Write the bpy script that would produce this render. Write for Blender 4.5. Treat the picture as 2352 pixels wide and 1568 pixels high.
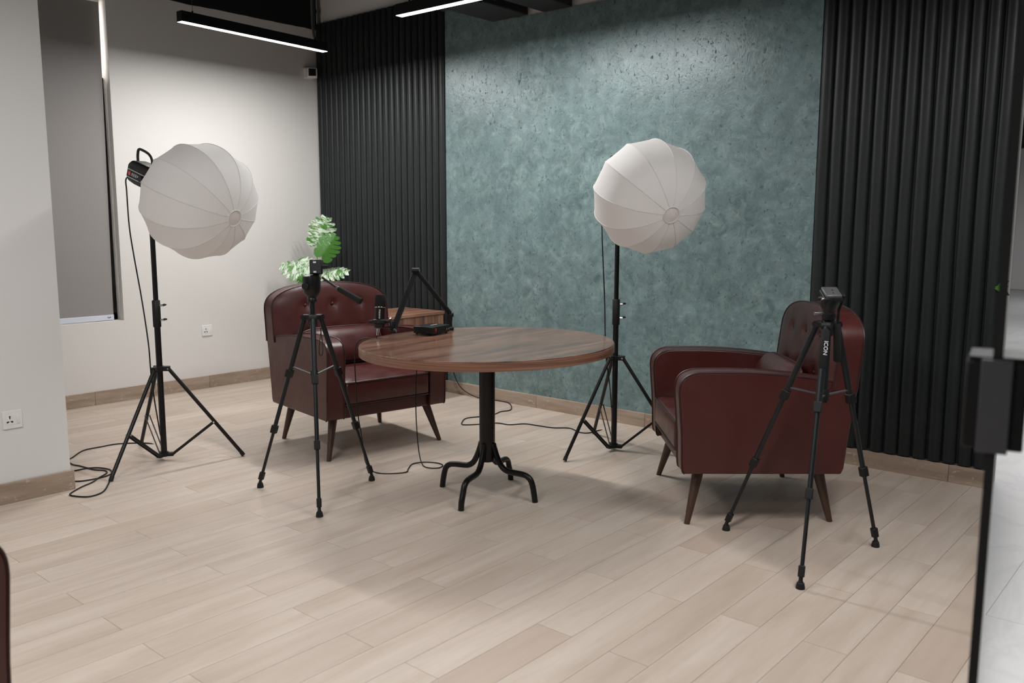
import bpy, bmesh, math, random
from mathutils import Vector, Matrix
random.seed(7)
for o in list(bpy.data.objects): bpy.data.objects.remove(o)
scene = bpy.context.scene
COL = scene.collection
PI = math.pi
# ------------------------------------------------------------------ camera
CAM = Vector((6.3916, -4.8062, 1.33)); FPX = 1974.36
PITCH, ROLL, YAW = 0.1361115, 0.0012362, -0.7104146
FW = Vector((math.sin(YAW)*math.cos(PITCH), math.cos(YAW)*math.cos(PITCH), -math.sin(PITCH)))
r_ = Vector((math.cos(YAW), -math.sin(YAW), 0)); u_ = r_.cross(FW)
RT = math.cos(ROLL)*r_ + math.sin(ROLL)*u_; UP = -math.sin(ROLL)*r_ + math.cos(ROLL)*u_
cd = bpy.data.cameras.new('camera'); cam = bpy.data.objects.new('camera', cd); COL.objects.link(cam)
cd.sensor_fit = 'HORIZONTAL'; cd.sensor_width = 36; cd.lens = 36*FPX/2352
cd.clip_start = 0.05; cd.clip_end = 100
cam.matrix_world = Matrix(((RT.x, UP.x, -FW.x, CAM.x), (RT.y, UP.y, -FW.y, CAM.y), (RT.z, UP.z, -FW.z, CAM.z), (0, 0, 0, 1)))
cd.dof.use_dof = True; cd.dof.focus_distance = 4.6; cd.dof.aperture_fstop = 3.2
scene.camera = cam
# ------------------------------------------------------------------ world, exposure
wd = bpy.data.worlds.new('world'); scene.world = wd; wd.use_nodes = True
bg = wd.node_tree.nodes['Background']; bg.inputs[0].default_value = (1, .93, .88, 1); bg.inputs[1].default_value = 9.0
scene.view_settings.view_transform = 'Standard'; scene.view_settings.look = 'None'
scene.view_settings.gamma = 1; scene.view_settings.use_curve_mapping = False
scene.view_settings.exposure = 0.0
LAMP_W = 36.0        # radiant watts of one 1.2 m linear lamp
LAMP_COL = (1, .985, .968)

# ------------------------------------------------------------------ pixel -> place
def ray(x, y): return FW + (x-1176)/FPX*RT - (y-784)/FPX*UP
def on_plane(x, y, n, c):
    d = ray(x, y); n = Vector(n); return CAM + d*((c - CAM.dot(n))/d.dot(n))
def on_z(x, y, z=0): return on_plane(x, y, (0, 0, 1), z)
def depth_of(P): return (Vector(P)-CAM).dot(FW)
def at_depth(x, y, d): return CAM + ray(x, y)*d

# ------------------------------------------------------------------ helpers
def V(*a): return Vector(a)
def frame_z(axis, hint=(0, 0, 1)):
    z = Vector(axis).normalized(); h = Vector(hint)
    if abs(z.dot(h.normalized())) > .98: h = Vector((1, 0, 0))
    x = h.cross(z).normalized(); y = z.cross(x)
    return x, y, z
class MB:
    def __init__(s): s.v = []; s.f = []
    def add(s, vs, fs):
        b = len(s.v); s.v += [tuple(v) for v in vs]; s.f += [tuple(i+b for i in f) for f in fs]; return s
    def box(s, c, size, ax=None):
        x, y, z = ax if ax else (V(1,0,0), V(0,1,0), V(0,0,1)); c = Vector(c); a, b, d = size[0]/2, size[1]/2, size[2]/2
        vs = [c + x*i*a + y*j*b + z*k*d for k in (-1, 1) for j in (-1, 1) for i in (-1, 1)]
        return s.add(vs, [(0,2,3,1), (4,5,7,6), (0,1,5,4), (2,6,7,3), (0,4,6,2), (1,3,7,5)])
    def bounds(s, lo, hi):
        return s.box([(a+b)/2 for a, b in zip(lo, hi)], [b-a for a, b in zip(lo, hi)])
    def bar(s, p, q, w, t, hint=(0, 0, 1)):
        p, q = Vector(p), Vector(q); fx = frame_z(q-p, hint); return s.box((p+q)/2, (w, t, (q-p).length), fx)
    def tube(s, pts, r, n=10, closed=False, cap=True):
        pts = [Vector(p) for p in pts]; m = len(pts); rs = r if isinstance(r, (list, tuple)) else [r]*m
        T = []
        for i in range(m):
            a = pts[i-1] if (i > 0 or closed) else pts[i]; b = pts[(i+1) % m] if (i < m-1 or closed) else pts[i]
            t = b-a
            T.append(t.normalized() if t.length > 1e-9 else Vector((0, 0, 1)))
        x, y, z = frame_z(T[0]); N = x; rings = []
        for i in range(m):
            if i: N = (N - T[i]*N.dot(T[i])).normalized()
            B = T[i].cross(N); rings.append([pts[i] + (N*math.cos(2*PI*k/n) + B*math.sin(2*PI*k/n))*rs[i] for k in range(n)])
        vs = [v for rg in rings for v in rg]; fs = []
        for i in range(m if closed else m-1):
            j = (i+1) % m
            for k in range(n):
                k2 = (k+1) % n; fs.append((i*n+k, i*n+k2, j*n+k2, j*n+k))
        if cap and not closed: fs += [tuple(range(n))[::-1], tuple((m-1)*n+k for k in range(n))]
        return s.add(vs, fs)
    def lathe(s, prof, o=(0, 0, 0), axis=(0, 0, 1), n=24, hint=(0, 0, 1), sx=1, sy=1):
        x, y, z = frame_z(axis, hint); o = Vector(o); m = len(prof); vs = []
        for r, h in prof:
            vs += [o + z*h + x*(r*sx*math.cos(2*PI*k/n)) + y*(r*sy*math.sin(2*PI*k/n)) for k in range(n)]
        fs = [(i*n+k, i*n+(k+1) % n, (i+1)*n+(k+1) % n, (i+1)*n+k) for i in range(m-1) for k in range(n)]
        if prof[0][0] > 1e-6: fs.append(tuple(range(n))[::-1])
        if prof[-1][0] > 1e-6: fs.append(tuple((m-1)*n+k for k in range(n)))
        return s.add(vs, fs)
    def ball(s, c, r, sc=(1, 1, 1), n=14, m=8):
        prof = [(max(1e-7, math.sin(PI*i/m)), -math.cos(PI*i/m)) for i in range(m+1)]; b = len(s.v)
        s.lathe(prof, n=n); c = Vector(c)
        for i in range(b, len(s.v)):
            v = s.v[i]; s.v[i] = (c.x+v[0]*r*sc[0], c.y+v[1]*r*sc[1], c.z+v[2]*r*sc[2])
        return s
    def prism(s, poly, fn, h0, h1):
        n = len(poly); vs = [fn(a, b, h0) for a, b in poly] + [fn(a, b, h1) for a, b in poly]
        fs = [tuple(range(n))[::-1], tuple(range(n, 2*n))] + [(i, (i+1) % n, n+(i+1) % n, n+i) for i in range(n)]
        return s.add(vs, fs)
    def grid(s, fn, nu, nv):
        vs = [fn(i/nu, j/nv) for j in range(nv+1) for i in range(nu+1)]
        return s.add(vs, [(j*(nu+1)+i, j*(nu+1)+i+1, (j+1)*(nu+1)+i+1, (j+1)*(nu+1)+i) for j in range(nv) for i in range(nu)])
    def mesh(s, name, origin=(0, 0, 0), smooth=True, angle=38, fix=True):
        me = bpy.data.meshes.new(name); o = Vector(origin)
        me.from_pydata([tuple(Vector(v)-o) for v in s.v], [], s.f)
        if fix:
            bm = bmesh.new(); bm.from_mesh(me); bmesh.ops.remove_doubles(bm, verts=bm.verts, dist=1e-6)
            bmesh.ops.recalc_face_normals(bm, faces=bm.faces); bm.to_mesh(me); bm.free()
        if smooth:
            me.polygons.foreach_set('use_smooth', [True]*len(me.polygons)); me.set_sharp_from_angle(angle=math.radians(angle))
        me.update(); return me
    def build(s, name, mat, parent=None, bevel=0, seg=2, smooth=True, angle=38, origin=None, fix=True):
        o_ = Vector(origin) if origin is not None else wloc(parent)
        me = s.mesh(name, o_, smooth, angle, fix); me.materials.append(mat)
        return link(name, me, parent, bevel, seg)
def wloc(p):
    v = Vector((0, 0, 0))
    while p is not None: v = v + p.location; p = p.parent
    return v
def link(name, me, parent=None, bevel=0, seg=2):
    o = bpy.data.objects.new(name, me); COL.objects.link(o)
    if parent is not None: o.parent = parent
    if bevel:
        b = o.modifiers.new('bevel', 'BEVEL'); b.width = bevel; b.segments = seg; b.limit_method = 'ANGLE'; b.angle_limit = math.radians(40)
    return o
def tag(o, label, cat, group=None, kind=None):
    o['label'] = label; o['category'] = cat
    if group: o['group'] = group
    if kind: o['kind'] = kind
    return o
def thing(name, label, cat, loc=(0, 0, 0), rz=0, group=None, kind=None):
    o = bpy.data.objects.new(name, None); COL.objects.link(o); o.location = loc; o.rotation_euler = (0, 0, rz); o.empty_display_size = .1
    return tag(o, label, cat, group, kind)
def copy_tree(o, parent=None):
    c = o.copy(); COL.objects.link(c)
    if parent is not None: c.parent = parent
    for ch in list(o.children): copy_tree(ch, c)
    return c
def smooth_path(pts, k=8):
    pts = [Vector(p) for p in pts]; P = [pts[0]*2-pts[1]] + pts + [pts[-1]*2-pts[-2]]; out = []
    for i in range(1, len(P)-2):
        a, b, c, d = P[i-1:i+3]
        for j in range(k):
            t = j/k; out.append(.5*((2*b)+(c-a)*t+(2*a-5*b+4*c-d)*t*t+(3*b-a-3*c+d)*t**3))
    return out + [pts[-1]]
def text_mesh(name, body, size, mat, parent, o, x, y, depth=.0004):
    """lettering: text laid out along x with up = y, origin o (centre)"""
    cu = bpy.data.curves.new(name, 'FONT'); cu.body = body; cu.size = size; cu.align_x = 'CENTER'; cu.align_y = 'CENTER'; cu.extrude = depth
    cu.resolution_u = 3
    t = bpy.data.objects.new(name+'_tmp', cu); COL.objects.link(t)
    dg = bpy.context.evaluated_depsgraph_get(); me = bpy.data.meshes.new_from_object(t.evaluated_get(dg)); bpy.data.objects.remove(t)
    x = Vector(x).normalized(); y = Vector(y).normalized(); z = x.cross(y); o = Vector(o)-wloc(parent)
    for v in me.vertices: c = v.co.copy(); v.co = o + x*c.x + y*c.y + z*c.z
    me.materials.clear(); me.materials.append(mat); me.name = name
    return link(name, me, parent)

# ------------------------------------------------------------------ materials
def new_mat(name):
    m = bpy.data.materials.new(name); m.use_nodes = True; nt = m.node_tree; return m, nt, nt.nodes['Principled BSDF']
def N(nt, t, **kw):
    n = nt.nodes.new(t)
    for k, v in kw.items():
        if k in n.inputs: n.inputs[k].default_value = v
        else: setattr(n, k, v)
    return n
def pos_map(nt, scale=(1, 1, 1), src='pos'):
    if src == 'pos': g = N(nt, 'ShaderNodeNewGeometry').outputs['Position']
    else: g = N(nt, 'ShaderNodeTexCoord').outputs['Object']
    mp = N(nt, 'ShaderNodeMapping'); mp.inputs['Scale'].default_value = scale; nt.links.new(g, mp.inputs['Vector']); return mp.outputs[0]
def ramp(nt, fac, stops):
    r = N(nt, 'ShaderNodeValToRGB'); e = r.color_ramp.elements
    while len(e) < len(stops): e.new(.5)
    for i, (p, c) in enumerate(stops): e[i].position = p; e[i].color = (*c, 1)
    nt.links.new(fac, r.inputs[0]); return r.outputs[0]
def noise(nt, vec, scale, detail=4, rough=.55, dist=0):
    n = N(nt, 'ShaderNodeTexNoise', Scale=scale, Detail=detail, Roughness=rough, Distortion=dist)
    if vec is not None: nt.links.new(vec, n.inputs['Vector'])
    return n.outputs['Fac']
def mix(nt, fac, a, b, mode='MIX'):
    m = N(nt, 'ShaderNodeMix', data_type='RGBA', blend_type=mode)
    for k, v in ((0, fac), (6, a), (7, b)):
        if hasattr(v, 'links'): nt.links.new(v, m.inputs[k])
        else: m.inputs[k].default_value = v if k == 0 else (*v, 1)
    return m.outputs[2]
def bump(nt, b, h, strength=.2, dist=.01):
    n = N(nt, 'ShaderNodeBump', Strength=strength, Distance=dist); nt.links.new(h, n.inputs['Height']); nt.links.new(n.outputs[0], b.inputs['Normal'])
def math_(nt, op, a, b=0.0):
    m = N(nt, 'ShaderNodeMath', operation=op)
    for i, v in enumerate((a, b)):
        if hasattr(v, 'links'): nt.links.new(v, m.inputs[i])
        else: m.inputs[i].default_value = v
    return m.outputs[0]
def plain(name, col, rough=.5, metal=0, noise_amt=.08, nscale=30, bmp=0, spec=.5, coat=0):
    m, nt, b = new_mat(name); v = pos_map(nt, src='obj'); f = noise(nt, v, nscale, 3)
    c = mix(nt, f, tuple(x*(1-noise_amt) for x in col), tuple(min(1, x*(1+noise_amt)) for x in col)); nt.links.new(c, b.inputs['Base Color'])
    b.inputs['Roughness'].default_value = rough; b.inputs['Metallic'].default_value = metal; b.inputs['Specular IOR Level'].default_value = spec
    b.inputs['Coat Weight'].default_value = coat
    if bmp: bump(nt, b, f, bmp, .002)
    return m
def wall_mat(name, col, band=None, band_col=(.012, .012, .014)):
    m, nt, b = new_mat(name); v = pos_map(nt); f = noise(nt, v, 2.2, 3)
    c = mix(nt, f, tuple(x*.97 for x in col), col)
    if band:
        sep = N(nt, 'ShaderNodeSeparateXYZ'); nt.links.new(v, sep.inputs[0])
        w = math_(nt, 'MULTIPLY_ADD', noise(nt, v, 3, 2), .03)
        w.node.inputs[2].default_value = -.015
        z = math_(nt, 'ADD', sep.outputs[2], w); k = math_(nt, 'GREATER_THAN', z, band); c = mix(nt, k, c, band_col)
    nt.links.new(c, b.inputs['Base Color']); b.inputs['Roughness'].default_value = .75; b.inputs['Specular IOR Level'].default_value = .3
    bump(nt, b, noise(nt, v, 55, 3), .05, .004); return m
M = {}
M['white'] = wall_mat('white_wall_paint', (.74, .72, .695), 3.0)
M['white_plain'] = wall_mat('white_upper_paint', (.74, .72, .695))
M['dark_wall'] = wall_mat('dark_grey_paint', (.10, .10, .105))  # dark tone for unseen walls, chosen to cut bounced light
M['pillar'] = wall_mat('white_pillar_paint', (.76, .755, .745))
M['hall'] = wall_mat('hall_wall_paint', (.66, .66, .67), 2.85, (.02, .04, .04))
M['ceiling'] = plain('black_ceiling_paint', (.012, .012, .014), .8)
M['duct'] = plain('black_duct_paint', (.016, .016, .018), .6)
def m_teal():
    m, nt, b = new_mat('teal_plaster'); v = pos_map(nt)
    w1 = noise(nt, v, 2.6, 4); w2 = noise(nt, v, 12, 7, .72, .9); w3 = noise(nt, pos_map(nt, (1.25, 1.25, .85)), 44, 2, .45, 1.2)
    c = ramp(nt, w2, [(.34, (.086, .144, .149)), (.45, (.136, .208, .210)), (.55, (.178, .257, .256)), (.68, (.255, .340, .340))])
    c = mix(nt, ramp(nt, w1, [(.36, (0, 0, 0)), (.66, (.55, .55, .55))]), c, (.126, .200, .209))
    dk = ramp(nt, w3, [(.30, (.9,)*3), (.365, (0, 0, 0))]); c = mix(nt, dk, c, (.055, .098, .106))
    vo = N(nt, 'ShaderNodeTexVoronoi', Scale=15.0); vo.feature = 'SMOOTH_F1'; wp = N(nt, 'ShaderNodeVectorMath', operation='ADD'); nz = N(nt, 'ShaderNodeTexNoise', Scale=6.0, Detail=5.0)
    nt.links.new(v, nz.inputs['Vector']); sc = N(nt, 'ShaderNodeVectorMath', operation='SCALE'); sc.inputs['Scale'].default_value = .22; nt.links.new(nz.outputs['Color'], sc.inputs[0]); nt.links.new(v, wp.inputs[0]); nt.links.new(sc.outputs[0], wp.inputs[1]); nt.links.new(wp.outputs[0], vo.inputs['Vector'])
    tr = ramp(nt, vo.outputs['Color'], [(.2, (.80,)*3), (.8, (1.18,)*3)]); c = mix(nt, .75, c, tr, 'MULTIPLY')
    lt = ramp(nt, noise(nt, v, 26, 5, .65, 1.6), [(.57, (0, 0, 0)), (.68, (.6, .6, .6))]); c = mix(nt, lt, c, (.265, .345, .340))
    nt.links.new(c, b.inputs['Base Color'])
    nt.links.new(ramp(nt, w3, [(.30, (.7,)*3), (.40, (.34,)*3)]), b.inputs['Roughness']); b.inputs['Specular IOR Level'].default_value = .8; b.inputs['Specular Tint'].default_value = (.90, .97, 1, 1)
    bump(nt, b, math_(nt, 'ADD', w2, math_(nt, 'MULTIPLY', w3, .6)), .22, .006); return m
M['teal'] = m_teal()
def m_flute():
    m, nt, b = new_mat('black_flute_lacquer'); v = pos_map(nt, (1, 1, .25)); f = noise(nt, v, 9, 3)
    nt.links.new(mix(nt, f, (.0080, .0104, .0113), (.0132, .0166, .0180)), b.inputs['Base Color'])
    b.inputs['Roughness'].default_value = .46; b.inputs['Specular IOR Level'].default_value = .36
    bump(nt, b, noise(nt, pos_map(nt, (1, 1, .5)), 7, 2), .12, .02); return m
M['flute'] = m_flute()
def m_plank(name, grain=(9, .9, 9), cols=None, rnd=True):
    m, nt, b = new_mat(name); oi = N(nt, 'ShaderNodeObjectInfo'); g = N(nt, 'ShaderNodeNewGeometry')
    off = N(nt, 'ShaderNodeVectorMath', operation='SCALE'); nt.links.new(oi.outputs['Location'], off.inputs[0]); off.inputs['Scale'].default_value = 7.31
    ad = N(nt, 'ShaderNodeVectorMath', operation='ADD'); nt.links.new(g.outputs['Position'], ad.inputs[0]); nt.links.new(off.outputs[0], ad.inputs[1])
    mp = N(nt, 'ShaderNodeMapping'); mp.inputs['Scale'].default_value = grain; nt.links.new(ad.outputs[0], mp.inputs['Vector']); v = mp.outputs[0]
    n1 = noise(nt, v, 1.5, 5, .6, .35); n2 = noise(nt, v, 7, 4, .65, .3)
    c0, c1, c2, c3 = cols or ((.485, .397, .326), (.545, .459, .389), (.595, .512, .445), (.50, .37, .29))
    c = ramp(nt, n1, [(.32, c0), (.5, c1), (.68, c2)])
    if rnd:
        t = ramp(nt, oi.outputs['Random'], [(0, (0, 0, 0)), (.55, (.10,)*3), (.85, (.30,)*3), (1, (.95,)*3)])
        pk = math_(nt, 'MULTIPLY', t, n1); c = mix(nt, pk, c, c3)
        hv = N(nt, 'ShaderNodeHueSaturation'); nt.links.new(c, hv.inputs['Color'])
        nt.links.new(math_(nt, 'MULTIPLY_ADD', oi.outputs['Random'], -.10), hv.inputs['Value']); hv.inputs['Value'].links[0].from_node.inputs[2].default_value = 1.04
        c = hv.outputs[0]
    c = mix(nt, ramp(nt, n2, [(.52, (0, 0, 0)), (.78, (.20,)*3)]), c, tuple(x*.72 for x in c0))
    nt.links.new(c, b.inputs['Base Color']); b.inputs['Roughness'].default_value = .42; b.inputs['Specular IOR Level'].default_value = .4
    bump(nt, b, n2, .05, .002); return m
M['plank'] = m_plank('pale_oak_plank_tile')
M['grout'] = plain('floor_joint', (.42, .345, .285), .8)
def m_skirt():
    m = m_plank('brown_skirting_tile', (1.6, 1.6, 14), ((.285, .215, .16), (.365, .282, .215), (.43, .345, .272), (.38, .265, .20)))
    nt = m.node_tree; b = nt.nodes['Principled BSDF']; src = b.inputs['Base Color'].links[0].from_socket
    ch = ramp(nt, noise(nt, pos_map(nt, (1, 1, 2.5)), 17, 6, .75, 1), [(.60, (0, 0, 0)), (.64, (.8,)*3)])
    nt.links.new(mix(nt, ch, src, (.62, .56, .48)), b.inputs['Base Color']); return m
M['skirt'] = m_skirt()
def m_leather():
    m, nt, b = new_mat('burgundy_leather'); v = pos_map(nt, src='obj'); n1 = noise(nt, v, 5, 4); vo = N(nt, 'ShaderNodeTexVoronoi', Scale=260.0); nt.links.new(v, vo.inputs['Vector'])
    nt.links.new(mix(nt, n1, (.050, .0096, .0084), (.082, .0172, .0150)), b.inputs['Base Color'])
    nt.links.new(ramp(nt, noise(nt, v, 11, 3), [(.3, (.30,)*3), (.7, (.42,)*3)]), b.inputs['Roughness']); b.inputs['Specular IOR Level'].default_value = .55
    h = math_(nt, 'ADD', math_(nt, 'MULTIPLY', vo.outputs['Distance'], .06), noise(nt, pos_map(nt, (1.2, 1.2, .8), 'obj'), 6, 3, .5, .8)); bump(nt, b, h, .16, .012); return m
M['leather'] = m_leather()
M['piping'] = plain('dark_leather_piping', (.030, .008, .008), .4)
M['legwood'] = plain('dark_walnut_leg', (.060, .030, .018), .4, noise_amt=.3, nscale=18)
def m_walnut(name, scale, dark=1.0, rough=.22, coat=.4, src='pos'):
    m, nt, b = new_mat(name); v = pos_map(nt, scale, src); n1 = noise(nt, v, 1.7, 6, .66, .6); n2 = noise(nt, v, 5, 5, .65)
    c = ramp(nt, n1, [(.34, (.085*dark, .045*dark, .033*dark)), (.46, (.185*dark, .086*dark, .053*dark)), (.55, (.245*dark, .120*dark, .076*dark)), (.66, (.32*dark, .180*dark, .122*dark))])
    c = mix(nt, ramp(nt, n2, [(.5, (0, 0, 0)), (.8, (.35,)*3)]), c, (.105*dark, .066*dark, .052*dark))
    nt.links.new(c, b.inputs['Base Color']); b.inputs['Roughness'].default_value = rough; b.inputs['Coat Weight'].default_value = coat; b.inputs['Coat Roughness'].default_value = .12; return m
M['walnut'] = m_walnut('walnut_laminate_top', (7, .8, 7))
M['walnut_edge'] = m_walnut('walnut_laminate_edge', (.8, .8, 95), .95, .4, .1)
M['cab_side'] = m_walnut('walnut_cabinet_side', (10, 10, .8), 1.15, .4, .1)
M['cab_top'] = m_walnut('walnut_cabinet_top', (9, .9, 9), 1.15, .35, .1)
M['black'] = plain('black_metal', (.006, .006, .0065), .36, spec=.35)
M['black_matte'] = plain('black_plastic', (.007, .007, .0075), .5, spec=.35)
M['tube'] = plain('charcoal_anodised_tube', (.013, .015, .0165), .36, .2, spec=.4)
M['foam'] = plain('black_foam', (.006, .006, .006), .95, bmp=.5, nscale=400)
M['rubber'] = plain('black_rubber', (.008, .008, .008), .75)
M['cable'] = plain('black_cable', (.006, .006, .006), .5, spec=.35)
M['chrome'] = plain('bright_steel', (.62, .62, .63), .22, 1)
M['white_print'] = plain('white_print', (.75, .75, .76), .5)
M['red'] = plain('red_plastic', (.36, .012, .016), .35)
M['red_print'] = plain('red_print', (.62, .07, .05), .5)
M['plastic_white'] = plain('white_plastic', (.80, .80, .79), .35)
M['socket_dark'] = plain('socket_hole_dark', (.012, .012, .012), .7)
M['grey_metal'] = plain('grey_aluminium', (.10, .10, .105), .45, .4)
M['conduit'] = plain('grey_conduit', (.10, .10, .095), .55)
M['blind_bar'] = plain('white_bottom_bar', (.66, .70, .78), .35)
M['blue_print'] = plain('blue_print', (.02, .04, .16), .5)
def m_blind():
    m, nt, b = new_mat('grey_blind_fabric'); v = pos_map(nt); w = N(nt, 'ShaderNodeTexWave', Scale=160.0, Distortion=.6); nt.links.new(pos_map(nt, (0, 1, .3)), w.inputs['Vector'])
    nt.links.new(mix(nt, w.outputs['Fac'], (.30, .285, .278), (.36, .345, .335)), b.inputs['Base Color']); b.inputs['Roughness'].default_value = .85; b.inputs['Specular IOR Level'].default_value = .2; return m
M['blind'] = m_blind()
def m_fabric():
    m, nt, b = new_mat('white_softbox_cloth'); v = pos_map(nt, src='obj')
    nt.links.new(mix(nt, noise(nt, v, 4, 3), (.86, .85, .845), (.90, .89, .885)), b.inputs['Base Color']); b.inputs['Roughness'].default_value = .7; b.inputs['Specular IOR Level'].default_value = .25
    tr = N(nt, 'ShaderNodeBsdfTranslucent'); tr.inputs[0].default_value = (.90, .87, .85, 1); mx = N(nt, 'ShaderNodeMixShader'); mx.inputs[0].default_value = .42
    out = nt.nodes['Material Output']; nt.links.new(b.outputs[0], mx.inputs[1]); nt.links.new(tr.outputs[0], mx.inputs[2]); nt.links.new(mx.outputs[0], out.inputs[0])
    bump(nt, b, noise(nt, pos_map(nt, (1, 1, 1), 'obj'), 7, 3, .5, 1.2), .15, .02); return m
M['softbox'] = m_fabric()
M['softbox_seam'] = plain('softbox_seam', (.68, .66, .645), .8)
M['softbox_disc'] = plain('softbox_disc', (.78, .73, .71), .75)
def m_emit():
    m, nt, b = new_mat('lit_diffuser'); b.inputs['Base Color'].default_value = (.9, .9, .9, 1); b.inputs['Emission Color'].default_value = (1, .985, .97, 1); b.inputs['Emission Strength'].default_value = 9.0; return m
M['emit'] = m_emit()
def m_glass():
    m, nt, b = new_mat('clear_glass'); b.inputs['Base Color'].default_value = (.97, .985, .98, 1); b.inputs['Transmission Weight'].default_value = 1; b.inputs['Roughness'].default_value = 0; b.inputs['IOR'].default_value = 1.45
    n = noise(nt, pos_map(nt), 3, 2); nt.links.new(mix(nt, n, (.965, .985, .98), (.975, .99, .985)), b.inputs['Base Color']); return m
M['glass'] = m_glass()
def m_marble():
    m, nt, b = new_mat('white_marble_tile'); v = pos_map(nt); n1 = noise(nt, v, .7, 6, .6, 1.8)
    ve = ramp(nt, n1, [(.46, (0, 0, 0)), (.5, (1, 1, 1)), (.54, (0, 0, 0))]); c = mix(nt, noise(nt, v, 1.4, 3), (.44, .445, .455), (.54, .545, .55))
    nt.links.new(mix(nt, math_(nt, 'MULTIPLY', ve, .55), c, (.40, .40, .41)), b.inputs['Base Color']); b.inputs['Roughness'].default_value = .3; return m
M['marble'] = m_marble()
def m_leaf(name, white):
    m, nt, b = new_mat(name); v = pos_map(nt, (1, 1, 1), 'obj'); n1 = noise(nt, pos_map(nt, (7, 26, 9), 'obj'), 1.8, 5, .65, 1.2); n2 = noise(nt, v, 12, 3)
    g = mix(nt, noise(nt, v, 40, 2), (.040, .150, .018), (.085, .250, .035))
    k = math_(nt, 'ADD', math_(nt, 'MULTIPLY', n1, .75), math_(nt, 'MULTIPLY', n2, .25))
    c = mix(nt, ramp(nt, k, [(white-.03, (1, 1, 1)), (white+.03, (0, 0, 0))]), g, (.60, .70, .57)); nt.links.new(c, b.inputs['Base Color'])
    b.inputs['Roughness'].default_value = .38; return m
M['leaf_white'] = m_leaf('variegated_leaf', .495); M['leaf_green'] = m_leaf('green_leaf', .36)
M['stem'] = plain('leaf_stem', (.12, .10, .05), .6)
M['pot'] = plain('grey_pot', (.30, .29, .28), .7)

# ------------------------------------------------------------------ large structure
S = 'structure'
P0 = V(5.464, 0, 0); DD = V(CAM.x-P0.x, CAM.y-P0.y, 0).normalized(); DN = V(-DD.y, DD.x, 0)      # glass partition line, DN points to the hall
if DN.x < 0: DN = -DN
def clip(poly, nrm, c):      # keep side nrm.p <= c
    out = []
    for i in range(len(poly)):
        a, b = poly[i], poly[(i+1) % len(poly)]; da = nrm[0]*a[0]+nrm[1]*a[1]-c; db = nrm[0]*b[0]+nrm[1]*b[1]-c
        if da <= 0: out.append(a)
        if (da < 0) != (db < 0) and da != db: t = da/(da-db); out.append((a[0]+(b[0]-a[0])*t, a[1]+(b[1]-a[1])*t))
    return out
ident = lambda a, b, h: V(a, b, h)
floor = tag(MB().bounds((-.2, -6.4, -.12), (9.2, 15.8, -.006)).build('floor', M['grout'], smooth=False), 'pale oak plank floor of the studio', 'floor', kind=S)
# planks: 0.1445 x 0.9325 m, half bond, laid along the left wall
PW, PL, X0, Y0, GAP = .1445, .9325, 4.097, -3.145, .0013
pc = V(0, 0, 0); full = MB().prism([(-PW/2+GAP/2, -PL/2+GAP/2), (PW/2-GAP/2, -PL/2+GAP/2), (PW/2-GAP/2, PL/2-GAP/2), (-PW/2+GAP/2, PL/2-GAP/2)], ident, -.006, 0).mesh('plank', smooth=False)
full.materials.append(M['plank'])
dc = DN.x*P0.x + DN.y*P0.y
for i in range(-29, 18):
    for j in range(-4, 6):
        x0 = X0+i*PW; y0 = Y0 + j*PL + (PL/2 if i % 2 == 0 else 0)
        if y0 > .02 or y0+PL < -4.75 or x0+PW < .0: continue
        a = [(x0+GAP/2, y0+GAP/2), (x0+PW-GAP/2, y0+GAP/2), (x0+PW-GAP/2, y0+PL-GAP/2), (x0+GAP/2, y0+PL-GAP/2)]; n0 = a
        a = clip(a, (0, 1), .0); a = clip(a, (-1, 0), .0); a = clip(a, (0, -1), 4.75) if a else a
        if a: a = clip(a, (DN.x, DN.y), dc)
        if a and max(q[0] for q in a) < 1.96 and max(q[1] for q in a) < -3.07: continue
        if len(a) < 3 or max(q[0] for q in a)-min(q[0] for q in a) < .003 or max(q[1] for q in a)-min(q[1] for q in a) < .003: continue
        c = V(x0+PW/2, y0+PL/2, 0)
        if a == n0: o = link('plank', full, floor)
        else:
            me = MB().prism([(p[0]-c.x, p[1]-c.y) for p in a], ident, -.006, 0).mesh('plank', smooth=False); me.materials.append(M['plank']); o = link('plank', me, floor)
        o.location = c
back_floor = MB().prism(clip([(0, -6.2), (6.9, -6.2), (6.9, -4.752), (0, -4.752)], (DN.x, DN.y), dc), ident, -.006, 0).build('plank', M['plank'], floor, smooth=False)
# hall floor: marble tiles beyond the glass
hall = tag(MB().bounds((5.6, -6.3, -.02), (9.0, -6.25, -.006)).build('floor_hall', M['marble'], smooth=False), 'white marble tile floor of the hall beyond the glass', 'floor', kind=S)
TS = .8
tm = MB().bounds((-TS/2+.001, -TS/2+.001, -.006), (TS/2-.001, TS/2-.001, 0)).mesh('tile', smooth=False); tm.materials.append(M['marble'])
for i in range(10):
    for j in range(-8, 20):
        cx, cy = 1.4+i*TS, -.02+TS/2+j*TS
        sq = [(cx-TS/2, cy-TS/2), (cx+TS/2, cy-TS/2), (cx+TS/2, cy+TS/2), (cx-TS/2, cy+TS/2)]
        if cy > .2:
            if cx < 2 or cy > 15.5: continue
            o = link('tile', tm, hall)
        else:
            a = clip(sq, (-DN.x, -DN.y), -dc)
            if len(a) < 3: continue
            if a == sq: o = link('tile', tm, hall)
            else:
                me = MB().prism([(p[0]-cx, p[1]-cy) for p in a], ident, -.006, 0).mesh('tile', smooth=False); me.materials.append(M['marble']); o = link('tile', me, hall)
        o.location = (cx, cy, 0)
ZC = 3.55
tag(MB().bounds((-.2, -6.4, ZC), (9.2, 15.8, ZC+.1)).build('ceiling', M['ceiling'], smooth=False), 'black painted ceiling', 'ceiling', kind=S)
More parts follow.
